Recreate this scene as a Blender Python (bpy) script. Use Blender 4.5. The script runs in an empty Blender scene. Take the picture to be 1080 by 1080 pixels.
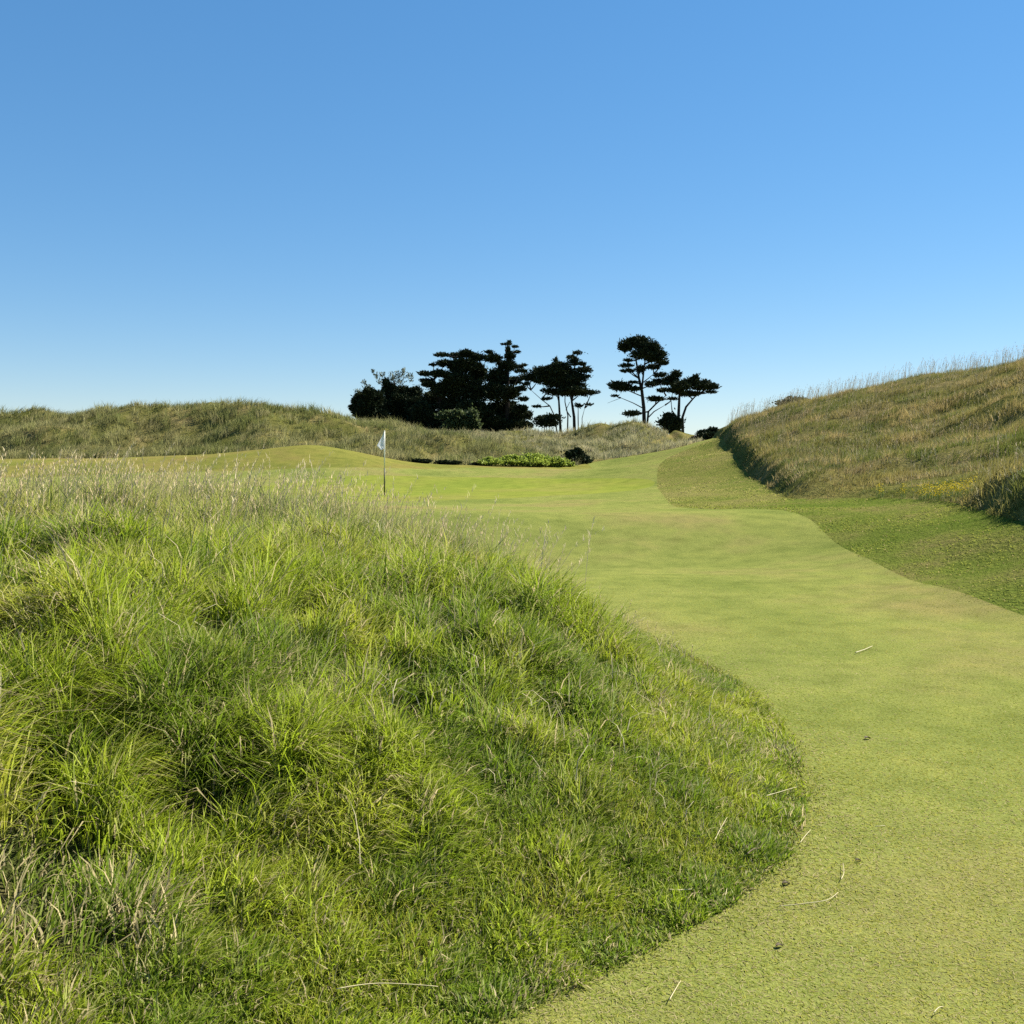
import bpy, math
import numpy as np
from mathutils import Vector

rng = np.random.default_rng(11)
sc = bpy.context.scene
COL = sc.collection
F, HZ, EYE = 1060.0, 480.0, 1.6          # focal length and eye-level row (1080 px picture), eye height


def P(u, v, d):
    """a point of the place seen at (u, v), d metres ahead"""
    return ((u - 540.0) / F * d, d, EYE - (v - HZ) / F * d)


# ------------------------------------------------------------------ noise
def _hash(ix, iy, seed):
    h = (ix.astype(np.int64) * 374761393 + iy.astype(np.int64) * 668265263 + seed * 1442695041) & 0x7fffffff
    h = ((h ^ (h >> 13)) * 1274126177) & 0x7fffffff
    h = (h ^ (h >> 16)) & 0x7fffffff
    return h / float(0x7fffffff)


def vnoise(x, y, seed=0):
    ix, iy = np.floor(x), np.floor(y)
    fx, fy = x - ix, y - iy
    fx = fx * fx * (3 - 2 * fx); fy = fy * fy * (3 - 2 * fy)
    a = _hash(ix, iy, seed); b = _hash(ix + 1, iy, seed)
    c = _hash(ix, iy + 1, seed); d = _hash(ix + 1, iy + 1, seed)
    return (a * (1 - fx) + b * fx) * (1 - fy) + (c * (1 - fx) + d * fx) * fy


def fbm(x, y, seed=0, oct=3):
    s, a, t = 0.0, 1.0, 0.0
    for k in range(oct):
        s = s + a * vnoise(x * 2 ** k + 17.3 * k, y * 2 ** k - 9.1 * k, seed + k); t += a; a *= 0.5
    return s / t


def sstep(a, b, x):
    t = np.clip((x - a) / (b - a), 0, 1)
    return t * t * (3 - 2 * t)


def worley(x, y, size, seed=0):
    """nearest jittered centre: distance and offset in cells, and a value of its own"""
    X, Y = x / size, y / size
    ix, iy = np.floor(X), np.floor(Y)
    best = np.full(X.shape, 9.0); bx = np.zeros(X.shape); by = np.zeros(X.shape); bv = np.zeros(X.shape)
    for a in (-1, 0, 1):
        for b in (-1, 0, 1):
            cx, cy = ix + a, iy + b
            px = cx + _hash(cx, cy, seed); py = cy + _hash(cx, cy, seed + 1)
            d = np.hypot(X - px, Y - py); k = d < best
            best = np.where(k, d, best); bx = np.where(k, X - px, bx); by = np.where(k, Y - py, by); bv = np.where(k, _hash(cx, cy, seed + 2), bv)
    return best, bx, by, bv


# ------------------------------------------------------------------ plan outlines (metres)
def sd_poly(x, y, poly):
    """signed distance to a closed outline, negative inside"""
    p = np.asarray(poly, float); q = np.roll(p, -1, 0)
    out = np.empty(x.shape)
    for s in range(0, x.size, 60000):
        X = x.ravel()[s:s + 60000, None]; Y = y.ravel()[s:s + 60000, None]
        ex, ey = q[:, 0] - p[:, 0], q[:, 1] - p[:, 1]
        wx, wy = X - p[:, 0], Y - p[:, 1]
        t = np.clip((wx * ex + wy * ey) / (ex * ex + ey * ey), 0, 1)
        d2 = (wx - t * ex) ** 2 + (wy - t * ey) ** 2
        c1 = (p[:, 1] <= Y) & (q[:, 1] > Y) & (ex * wy - ey * wx > 0)
        c2 = (p[:, 1] > Y) & (q[:, 1] <= Y) & (ex * wy - ey * wx < 0)
        wn = c1.sum(1) - c2.sum(1)
        d = np.sqrt(d2.min(1))
        out.ravel()[s:s + 60000] = np.where(wn != 0, -d, d)
    return out


def smooth_line(pts, n=4):
    """Catmull-Rom through the points"""
    p = np.asarray(pts, float); out = []
    for i in range(len(p) - 1):
        a = p[max(i - 1, 0)]; b = p[i]; c = p[i + 1]; d = p[min(i + 2, len(p) - 1)]
        for k in range(n):
            t = k / n
            out.append(0.5 * (2 * b + (c - a) * t + (2 * a - 5 * b + 4 * c - d) * t * t + (3 * b - a - 3 * c + d) * t ** 3))
    out.append(p[-1])
    return [tuple(v) for v in out]


MOUND = smooth_line([(-9, -1.2), (-4.2, -0.1), (-2.4, 0.75), (-1.3, 1.6), (-0.62, 2.25), (-0.10, 2.80), (0.50, 3.35), (1.02, 3.9), (1.34, 4.6),
                     (1.52, 5.4), (1.62, 6.4), (1.56, 7.5), (1.22, 8.9), (0.55, 10.4), (-0.5, 11.7), (-1.9, 12.8),
                     (-4, 14), (-8, 15.6), (-14, 16.8), (-30, 18)]) + [(-45, 10), (-45, -3)]
HILL = smooth_line([(12, -2), (9.2, 5), (7.7, 10.5), (7.25, 14.2), (7.9, 17.2), (8.35, 19.8), (7.9, 22.3), (6.75, 24.2), (7.1, 27), (7.9, 33), (8.9, 41), (9.9, 48),
                    (12, 62), (13, 85)]) + [(90, 90), (90, -10)]
SEMI = smooth_line([(9, -6), (6.2, 1.5), (5.25, 6), (4.95, 9.6), (4.98, 12.6), (5.3, 16.4), (5.45, 19.0), (5.0, 20.6), (4.2, 21.6), (3.9, 23.5), (4.05, 26),
                    (4.6, 31), (5.2, 36), (6.1, 41.5), (7.3, 45), (8.9, 48)]) + [(12, 55), (40, 55), (40, -6)]
SEMIFAR = [(-5, 22.4), (6.6, 22.9), (7.2, 24.2), (20, 24.2), (20, 60), (-5, 60)]
FOOT = smooth_line([(-90, 50), (-40, 51), (-26, 51.2), (-17, 51), (-9.6, 50.2), (-5.5, 48.6), (-1.85, 49), (2.6, 51.5), (5.1, 54), (7.4, 54.5), (9.2, 54), (11, 58)])
DUNES = FOOT + [(14, 100), (-90, 100)]
LDUNE = [(-95, 40), (4.4, 40), (3.4, 53), (-3, 62), (-9, 72), (-12, 105), (-95, 105)]
GREEN = [(-3.2 + 8.2 * math.cos(a) * (1 + .12 * math.sin(2 * a)), 35.5 + 6.2 * math.sin(a)) for a in np.linspace(0, 2 * math.pi, 40, endpoint=False)]
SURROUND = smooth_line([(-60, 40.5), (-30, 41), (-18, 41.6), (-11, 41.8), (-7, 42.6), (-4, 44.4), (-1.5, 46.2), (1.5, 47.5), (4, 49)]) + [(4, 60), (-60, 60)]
COURSE = [(-45, -20), (60, -20), (60, 60), (-90, 60), (-90, 20)]

# ------------------------------------------------------------------ heights
CP = [P(*t) for t in [
    # face of the small rise and its crest
    (440, 541, 20), (600, 543, 20), (740, 541, 20.5), (840, 538, 20), (250, 540, 21),
    (405, 523, 34), (330, 507, 40), (330, 469, 46.5), (250, 477, 46.5), (185, 481, 47), (100, 484, 48), (0, 487, 48), (-150, 487, 48),
    (250, 507, 40), (120, 507, 40), (0, 508, 40), (400, 482, 47), (450, 491, 46.5), (500, 492, 47), (560, 494, 48), (640, 493, 50), (690, 486, 49), (720, 474, 50),
    (620, 511, 38), (560, 521, 32), (650, 524, 30), (695, 498, 39), (690, 530, 26), (740, 467, 48), (765, 478, 41), (790, 505, 33), (830, 529, 24), (745, 510, 34),
    (1080, 600, 12.2), (1080, 552, 14), (1000, 545, 17), (920, 528, 22), (990, 526, 20), (1150, 560, 11.5), (1250, 640, 9),
    # right hand dune
    (900, 505, 30), (1000, 486, 30), (1000, 450, 35), (1080, 438, 31), (1080, 488, 23), (900, 458, 37), (790, 474, 42), (805, 452, 44), (850, 440, 45),
    (900, 428, 45), (960, 415, 44), (1080, 396, 39), (1200, 380, 36), (850, 500, 31), (1250, 470, 22), (1400, 420, 26),
    # left dune ridge
    (-200, 448, 62), (-80, 440, 62), (0, 445, 62), (45, 449, 62), (100, 439, 62), (150, 433, 62), (220, 434, 61), (300, 434, 61), (350, 443, 60), (400, 455, 58),
    (430, 461, 57), (480, 589, 16.2), (600, 591, 16.2), (720, 590, 16.2), (800, 584, 16.4), (520, 545, 18.7), (640, 546, 18.7), (760, 546, 18.8), (500, 477, 55), (555, 489, 52.5),
    (0, 481, 53), (150, 479, 54), (250, 477, 53), (330, 478, 53), (430, 487, 50), (150, 457, 58), (300, 456, 57),
    # far dune
    (440, 461, 85), (500, 466, 85), (560, 459, 85), (610, 457, 84), (645, 455, 82), (668, 448, 82), (700, 460, 80), (735, 472, 77), (765, 474, 76),
    (600, 489, 63), (700, 483, 64), (650, 482, 70), (520, 478, 70), (600, 473, 76), (670, 466, 75)]]
CP += [(x, y, 0.0) for x in (-14, -8, -3, 1, 4) for y in (-8, 0, 5, 9.5, 13)]
CP += [(4.9, 9.7, 0), (5.0, 12.6, 0.03), (5.3, 16.5, .16), (-9, 22, .35), (-16, 30, .35), (-26, 38, .6), (-22, 20, .3), (8.5, 5, .55), (8.5, 0, .4), (12, 4, 1.3)]
CP += [(-20, 80, 2.6), (-45, 82, 2.4), (14, 60, 3.0), (25, 62, 2.6), (20, 90, 1.2), (0, 100, 3.4), (-15, 108, 3.9), (5, 108, 3.9), (18, 106, 3.2), (35, 100, 1.2), (-40, 108, 2.6),
       (-60, 30, 1), (-70, 62, 4.5), (50, 30, 4), (55, 5, 3), (0, 135, 2), (-60, 135, 1), (60, 135, 1), (0, -25, 0), (-40, -20, 0), (40, -20, .6), (-60, 5, .6), (90, 50, 1), (90, 0, 1), (-95, 40, 1)]
CP = np.array(CP)
_c = 1.2


def _k(ax, ay, bx, by):
    return np.sqrt((ax[:, None] - bx) ** 2 + (ay[:, None] - by) ** 2 + _c * _c)


_n = len(CP)
_A = np.zeros((_n + 3, _n + 3))
_A[:_n, :_n] = _k(CP[:, 0], CP[:, 1], CP[:, 0], CP[:, 1]) - 0.12 * np.eye(_n)
_A[:_n, _n] = 1; _A[:_n, _n + 1] = CP[:, 0] / 50; _A[:_n, _n + 2] = CP[:, 1] / 50
_A[_n:, :_n] = _A[:_n, _n:].T
_w = np.linalg.solve(_A, np.concatenate([CP[:, 2], [0, 0, 0]]))


def height_exact(x, y):
    x = np.asarray(x, float); y = np.asarray(y, float); shp = x.shape
    x = x.ravel(); y = y.ravel(); out = np.empty(x.size)
    for s in range(0, x.size, 20000):
        X = x[s:s + 20000]; Y = y[s:s + 20000]
        out[s:s + 20000] = _k(X, Y, CP[:, 0], CP[:, 1]) @ _w[:_n] + _w[_n] + _w[_n + 1] * X / 50 + _w[_n + 2] * Y / 50
    r = np.sqrt(x ** 2 + (y - 45) ** 2)
    out = out * (1 - sstep(85, 160, r)) + 0.3 * sstep(85, 160, r)
    # rough mound beside the camera
    sm = -sd_poly(x, y, MOUND)
    m = sstep(0.0, 3.0, sm)
    lump = (fbm(x / 1.1, y / 1.1, 3, 2) - .5) * .44 + (fbm(x / .42, y / .42, 8, 2) - .5) * .24
    out = out + 0.17 * sstep(0, 1.0, sm) + 0.79 * m + lump * sstep(0.15, 1.4, sm)
    # steep edge of the right dune, sloughed turf, dune hummocks
    sh = -sd_poly(x, y, HILL)
    out = out + sstep(0.0, 0.6, sh) * sstep(8, 13, y) * (.12 + .42 * (1 - sstep(17.3, 19.5, y)) + .40 * sstep(23.5, 26, y)) + ((fbm(x / 2.6, y / 2.6, 21, 3) - .5) * .55) * sstep(0.4, 3, sh)
    sd = -sd_poly(x, y, DUNES)
    out = out + (fbm(x / 3.8, y / 3.8, 31, 3) - .5) * 2.1 * sstep(0.5, 4, sd) * (1 - sstep(92, 100, y))
    # slight unevenness of mown ground
    out = out + (fbm(x / 4.0, y / 4.0, 41, 2) - .5) * .10 + (fbm(x / .7, y / .7, 43, 2) - .5) * .012
    return out.reshape(shp)


def axis(parts):
    v = []
    for a, b, s in parts:
        v.append(np.linspace(a, b, max(1, int(round((b - a) / s))), endpoint=False))
    return np.concatenate(v + [[parts[-1][1]]])


XS = axis([(-3000, -600, 400), (-600, -200, 80), (-200, -90, 14), (-90, -40, 1.6), (-40, -14, .6), (-14, -6, .26), (-6, 6, .12), (6, 14, .26), (14, 36, .5), (36, 90, 1.6), (90, 200, 14), (200, 600, 80), (600, 3000, 400)])
YS = axis([(-3000, -600, 400), (-600, -200, 80), (-200, -20, 14), (-20, -2, 1.2), (-2, 9, .12), (9, 18, .18), (18, 66, .4), (66, 100, .8), (100, 160, 4), (160, 600, 40), (600, 3000, 400)])
GX, GY = np.meshgrid(XS, YS)
GZ = height_exact(GX, GY)


def height(x, y):
    i = np.clip(np.searchsorted(XS, x) - 1, 0, len(XS) - 2); j = np.clip(np.searchsorted(YS, y) - 1, 0, len(YS) - 2)
    fx = (x - XS[i]) / (XS[i + 1] - XS[i]); fy = (y - YS[j]) / (YS[j + 1] - YS[j])
    return (GZ[j, i] * (1 - fx) + GZ[j, i + 1] * fx) * (1 - fy) + (GZ[j + 1, i] * (1 - fx) + GZ[j + 1, i + 1] * fx) * fy


def hit(u, v):
    """where the sight line through (u, v) meets the ground"""
    d = np.arange(1.5, 120, .01)
    x, y, z = P(u, v, d)
    below = z < height(x, y)
    k = int(np.argmax(below))
    return float(x[k]), float(y[k]), float(height(x[k:k + 1], y[k:k + 1])[0])


# ------------------------------------------------------------------ mesh + tags
def tag(o, label=None, cat=None, group=None, kind=None):
    if label: o['label'] = label
    if cat: o['category'] = cat
    if group: o['group'] = group
    if kind: o['kind'] = kind
    return o


def link(name, me, mat=None, parent=None):
    o = bpy.data.objects.new(name, me)
    COL.objects.link(o)
    if mat is not None: me.materials.append(mat)
    if parent is not None: o.parent = parent
    return o


def mesh_np(name, V, faces, smooth=True, col=None):
    """V (n,3); faces: list of (m,k) index arrays; col (n,3) per-vertex colour"""
    me = bpy.data.meshes.new(name)
    V = np.ascontiguousarray(V, np.float32)
    me.vertices.add(len(V)); me.vertices.foreach_set('co', V.ravel())
    idx = np.concatenate([f.ravel() for f in faces]).astype(np.int32)
    tot = np.concatenate([np.full(len(f), f.shape[1], np.int32) for f in faces])
    st = np.concatenate([[0], np.cumsum(tot)[:-1]]).astype(np.int32)
    me.loops.add(len(idx)); me.loops.foreach_set('vertex_index', idx)
    me.polygons.add(len(tot)); me.polygons.foreach_set('loop_start', st)
    try: me.polygons.foreach_set('loop_total', tot)
    except Exception: pass
    if smooth: me.polygons.foreach_set('use_smooth', np.ones(len(tot), bool))
    if col is not None:
        a = me.color_attributes.new('tint', 'FLOAT_COLOR', 'POINT')
        a.data.foreach_set('color', np.concatenate([col, np.ones((len(col), 1))], 1).astype(np.float32).ravel())
    me.update(calc_edges=True)
    return me


# ------------------------------------------------------------------ materials
def new_mat(name):
    m = bpy.data.materials.new(name); m.use_nodes = True
    return m, m.node_tree.nodes, m.node_tree.links, m.node_tree.nodes['Principled BSDF']


def plain(name, c, rough=.7, spec=.3):
    m, N, L, b = new_mat(name)
    no = N.new('ShaderNodeTexNoise'); no.inputs['Scale'].default_value = 9; no.inputs['Detail'].default_value = 5
    mx = N.new('ShaderNodeMix'); mx.data_type = 'RGBA'
    mx.inputs[6].default_value = (*[k * .8 for k in c], 1); mx.inputs[7].default_value = (*[min(1, k * 1.15) for k in c], 1)
    L.new(no.outputs[0], mx.inputs[0]); L.new(mx.outputs[2], b.inputs['Base Color'])
    b.inputs['Roughness'].default_value = rough; b.inputs['Specular IOR Level'].default_value = spec
    return m


def blade_mat(name, trans=.35, rough=.5, spec=.25, up=.0):
    m, N, L, b = new_mat(name)
    at = N.new('ShaderNodeAttribute'); at.attribute_name = 'tint'
    L.new(at.outputs['Color'], b.inputs['Base Color'])
    b.inputs['Roughness'].default_value = rough; b.inputs['Specular IOR Level'].default_value = spec
    if up > 0:
        geo = N.new('ShaderNodeNewGeometry')
        sc_ = N.new('ShaderNodeVectorMath'); sc_.operation = 'SCALE'; sc_.inputs['Scale'].default_value = 1 - up; L.new(geo.outputs['Normal'], sc_.inputs[0])
        ad = N.new('ShaderNodeVectorMath'); ad.operation = 'ADD'; ad.inputs[1].default_value = (0, 0, up); L.new(sc_.outputs[0], ad.inputs[0])
        nm = N.new('ShaderNodeVectorMath'); nm.operation = 'NORMALIZE'; L.new(ad.outputs[0], nm.inputs[0]); L.new(nm.outputs[0], b.inputs['Normal'])
    tr = N.new('ShaderNodeBsdfTranslucent'); L.new(at.outputs['Color'], tr.inputs['Color'])
    mx = N.new('ShaderNodeMixShader'); mx.inputs[0].default_value = trans
    L.new(b.outputs[0], mx.inputs[1]); L.new(tr.outputs[0], mx.inputs[2])
    L.new(mx.outputs[0], N['Material Output'].inputs['Surface'])
    return m


def turf_mat(name, cols, patch=.35, fine=42.0, bump=.5, bdist=.02, spots=None):
    """mown or rough turf: wide patches between cols[0..2], fine speckle, bump"""
    m, N, L, b = new_mat(name)
    geo = N.new('ShaderNodeNewGeometry')
    def noise(scale, detail=4, rough=.55):
        n = N.new('ShaderNodeTexNoise'); n.inputs['Scale'].default_value = scale; n.inputs['Detail'].default_value = detail
        n.inputs['Roughness'].default_value = rough; L.new(geo.outputs['Position'], n.inputs['Vector']); return n
    def ramp(src, pts):
        r = N.new('ShaderNodeValToRGB'); L.new(src, r.inputs[0])
        e = r.color_ramp.elements
        e[0].position, e[0].color = pts[0][0], (*pts[0][1], 1); e[1].position, e[1].color = pts[-1][0], (*pts[-1][1], 1)
        for p, c in pts[1:-1]:
            k = e.new(p); k.color = (*c, 1)
        return r
    big = ramp(noise(patch, 6, .6).outputs[0], [(.36, cols[0]), (.5, cols[1]), (.64, cols[2])])
    mid = ramp(noise(patch * 9, 5, .65).outputs[0], [(.25, (.72, .74, .7)), (.5, (1, 1, 1)), (.75, (1.22, 1.16, 1.1))])
    sp = ramp(noise(fine, 3, .7).outputs[0], [(.3, (.74, .76, .68)), (.5, (1, 1, 1)), (.72, (1.25, 1.2, 1.2))])
    m1 = N.new('ShaderNodeMix'); m1.data_type = 'RGBA'; m1.blend_type = 'MULTIPLY'; m1.inputs[0].default_value = 1
    L.new(big.outputs[0], m1.inputs[6]); L.new(mid.outputs[0], m1.inputs[7])
    m2 = N.new('ShaderNodeMix'); m2.data_type = 'RGBA'; m2.blend_type = 'MULTIPLY'; m2.inputs[0].default_value = 1
    L.new(m1.outputs[2], m2.inputs[6]); L.new(sp.outputs[0], m2.inputs[7])
    L.new(m2.outputs[2], b.inputs['Base Color'])
    b.inputs['Roughness'].default_value = .85; b.inputs['Specular IOR Level'].default_value = .0
    b.inputs['Sheen Weight'].default_value = .0
    bp = N.new('ShaderNodeBump'); bp.inputs['Strength'].default_value = bump; bp.inputs['Distance'].default_value = bdist
    L.new(noise(fine, 3, .7).outputs[0], bp.inputs['Height']); L.new(bp.outputs[0], b.inputs['Normal'])
    return m


M_FAIR = turf_mat('mown_turf', [(.120, .143, .034), (.160, .175, .045), (.178, .162, .055)], .30, 60, .5, .02)
M_GREEN = turf_mat('green_turf', [(.138, .168, .028), (.158, .178, .032), (.168, .170, .040)], .22, 60, .3, .012)
M_SEMI = turf_mat('semi_rough_turf', [(.072, .100, .017), (.100, .120, .024), (.130, .122, .038)], .55, 16, .8, .06)
M_BANK = turf_mat('bank_turf', [(.096, .118, .024), (.134, .138, .034), (.156, .144, .046)], .5, 20, .8, .05)
M_SURR_SHADE = turf_mat('shade_tinted_turf', [(.115, .125, .027), (.150, .145, .034), (.165, .135, .044)], .25, 50, .4, .02)  # fairway turf made darker and browner: slope shade put into the colour
M_THATCH = turf_mat('thatch', [(.030, .040, .010), (.045, .052, .015), (.090, .074, .032)], 2.2, 30, 1.0, .05)
M_DUNE = turf_mat('dune_turf', [(.085, .090, .022), (.120, .112, .034), (.165, .135, .055)], .4, 9, .8, .08)
M_BLADE = blade_mat('grass_blades', .45, .5, .06, .5)
M_DRY = blade_mat('dry_stalks', .3, .6, .03, .5)
M_DUNEBL = blade_mat('dune_blades', .4, .6, .04, .55)
M_TURFBL = blade_mat('turf_blades', .18, .7, .0, .88)
M_CONIFER = blade_mat('conifer_foliage', .06, .8, .05)
M_LEAF = blade_mat('shrub_leaves', .35, .6, .08, .45)
M_BARK = plain('bark', (.030, .025, .020), .9, .1)
M_CREAM = plain('pole_paint', (.74, .72, .60), .4, .4)
M_POLEDARK = plain('pole_dark', (.075, .075, .025), .5, .3)
M_FLAG = blade_mat('flag_cloth', .45, .8, .05)
M_STRAW = plain('straw', (.46, .39, .20), .55, .4)
M_SPECK = plain('dead_leaf', (.11, .085, .045), .8, .2)

# ------------------------------------------------------------------ the ground: one surface cut along the mowing lines
ny, nx = GX.shape
VV = np.stack([GX.ravel(), GY.ravel(), GZ.ravel()], 1)
jj, ii = np.meshgrid(np.arange(ny - 1), np.arange(nx - 1), indexing='ij')
q = (jj * nx + ii).ravel()
T = np.concatenate([np.stack([q, q + 1, q + nx + 1], 1), np.stack([q, q + nx + 1, q + nx], 1)])
TRI = VV[T]


def split(tri, poly):
    """clip triangles (n,3,3) at the outline; returns inside, outside"""
    f = sd_poly(tri[:, :, 0].ravel(), tri[:, :, 1].ravel(), poly).reshape(-1, 3)
    f = np.where(np.abs(f) < 1e-4, 1e-4, f)
    ins = (f < 0).sum(1)
    a_in, a_out = [tri[ins == 3]], [tri[ins == 0]]
    for cnt in (1, 2):
        s = ins == cnt
        if not s.any(): continue
        t, g = tri[s], f[s]
        lone = np.argmax((g < 0) if cnt == 1 else (g >= 0), 1)
        r = np.arange(len(t))
        A, B, C = t[r, lone], t[r, (lone + 1) % 3], t[r, (lone + 2) % 3]
        ga, gb, gc = g[r, lone], g[r, (lone + 1) % 3], g[r, (lone + 2) % 3]
        AB = A + (B - A) * (ga / (ga - gb))[:, None]; AC = A + (C - A) * (ga / (ga - gc))[:, None]
        tip = np.stack([A, AB, AC], 1)
        rest = np.concatenate([np.stack([AB, B, C], 1), np.stack([AB, C, AC], 1)])
        (a_in if cnt == 1 else a_out).append(tip); (a_out if cnt == 1 else a_in).append(rest)
    return np.concatenate(a_in), np.concatenate(a_out)


def soup(name, tri, mat):
    v = tri.reshape(-1, 3)
    key = np.round(v * 2000).astype(np.int64)
    _, first, inv = np.unique(key, axis=0, return_index=True, return_inverse=True)
    inv = inv.reshape(-1, 3)
    inv = inv[(inv[:, 0] != inv[:, 1]) & (inv[:, 1] != inv[:, 2]) & (inv[:, 0] != inv[:, 2])]
    return link(name, mesh_np(name, v[first], [inv]), mat)


t_mound, rest = split(TRI, MOUND)
t_hill, rest = split(rest, HILL)
t_dunes, rest = split(rest, DUNES)
t_ldune, t_fdune = split(t_dunes, LDUNE)
t_semi, rest = split(rest, SEMI)
t_semi_far, t_semi = split(t_semi, SEMIFAR)
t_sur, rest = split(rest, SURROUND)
t_green, rest = split(rest, GREEN)
t_fair, t_ground = split(rest, COURSE)
for nm, t, m, lab, cat in [
    ('grass_mound', t_mound, M_THATCH, 'rounded mound under the long green rough beside the fairway', 'mound'),
    ('dune_hill', t_hill, M_DUNE, 'steep brownish green dune slope rising at the right edge', 'dune'),
    ('dune_ridge', t_ldune, M_DUNE, 'long green dune ridge behind the flag, running to the left', 'dune'),
    ('far_dune', t_fdune, M_DUNE, 'pale dune with hummocks at the foot of the trees', 'dune'),
    ('semi_rough', t_semi, M_SEMI, 'darker mown bank between the fairway and the right dune', 'semi rough'),
    ('mown_bank', t_semi_far, M_BANK, 'tan green mown bank climbing to the gap beside the right dune', 'mown bank'),
    ('shade_tinted_slope', t_sur, M_SURR_SHADE, 'mown slope rising behind the putting green, tinted browner for its shade', 'mown slope'),
    ('putting_green', t_green, M_GREEN, 'smooth bright putting green round the flagstick', 'putting green'),
    ('fairway', t_fair, M_FAIR, 'short mown yellow green fairway curving up to the green', 'fairway'),
    ('ground', t_ground, M_DUNE, 'rough open ground beyond the dunes', 'ground')]:
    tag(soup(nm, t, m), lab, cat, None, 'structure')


# ------------------------------------------------------------------ grass
def blades(X, Y, Z, L, W, ax, ay, bend, col, seg=2, tipcol=None, face=None, lift=0.0, zs=1.0):
    """ribbons: base X,Y,Z; length, width; lean vector (ax,ay) reached at the tip; bend = how much of it comes late"""
    n = len(X)
    ts = np.array([0, .5, 1.0]) if seg == 2 else np.array([0, .33, .68, 1.0])
    lean = np.sqrt(ax * ax + ay * ay) + 1e-6
    th = rng.uniform(0, 2 * np.pi, n) if face is None else face
    sx, sy = np.cos(th), np.sin(th)
    pts = []
    for t in ts:
        h = np.sin(np.minimum(lean, 1.45) * t ** 1.2)
        up = np.cos(np.minimum(lean, 1.45) * t ** 1.0 * .85)
        k = t ** (1.0 + bend)
        px = X + ax / lean * L * h * k; py = Y + ay / lean * L * h * k; pz = Z + L * t * up * zs + lift
        pts.append((px, py, pz))
    V = []; Cc = []
    for i, t in enumerate(ts[:-1]):
        w = W * .5 * (1 - .35 * t if seg == 3 else 1 - .3 * t)
        px, py, pz = pts[i]
        V += [np.stack([px - sx * w, py - sy * w, pz], 1), np.stack([px + sx * w, py + sy * w, pz], 1)]
        c = col if tipcol is None else col * (1 - t) + tipcol * t
        Cc += [c, c]
    V.append(np.stack(pts[-1], 1)); Cc.append(col if tipcol is None else tipcol)
    nv = len(V)
    V = np.stack(V, 1).reshape(-1, 3); Cc = np.stack(Cc, 1).reshape(-1, 3)
    b = np.arange(n)[:, None] * nv
    quads = [b + np.array([2 * i, 2 * i + 1, 2 * i + 3, 2 * i + 2]) for i in range(seg - 1)]
    tri = b + np.array([2 * (seg - 1), 2 * seg - 1, 2 * seg])
    return V, quads, tri, Cc


class Bag:
    def __init__(s): s.V, s.F, s.C, s.n = [], [], [], 0
    def add(s, V, faces, C):
        for f in faces: s.F.append(f + s.n)
        s.V.append(V); s.C.append(C); s.n += len(V)
    def blades(s, *a, **k):
        V, qd, tr, C = blades(*a, **k)
        s.add(V, list(qd) + [tr], C)
    def build(s, name, mat, parent=None, smooth=True):
        quads = [f for f in s.F if f.shape[1] == 4]; tris = [f for f in s.F if f.shape[1] == 3]
        fs = ([np.concatenate(quads)] if quads else []) + ([np.concatenate(tris)] if tris else [])
        return link(name, mesh_np(name, np.concatenate(s.V), fs, smooth, np.concatenate(s.C)), mat, parent)


def mixc(a, b, t):
    return np.asarray(a) * (1 - t[:, None]) + np.asarray(b) * t[:, None]


def mixc2(a, b, t):
    return a * (1 - t[:, None]) + np.asarray(b) * t[:, None]


def scatter(n, x0, x1, y0, y1, keep):
    x = rng.uniform(x0, x1, n); y = rng.uniform(y0, y1, n)
    k = rng.random(n) < keep(x, y)
    return x[k], y[k]


def in_view(x, y, m=1.0):
    return np.abs(x) < y * .51 * 1.06 + m


C_VIVID = np.array([.265, .335, .020]); C_DEEP = np.array([.150, .222, .016]); C_YEL = np.array([.420, .410, .048])
C_DRY = np.array([.520, .430, .220]); C_GREY = np.array([.290, .280, .110])


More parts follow.
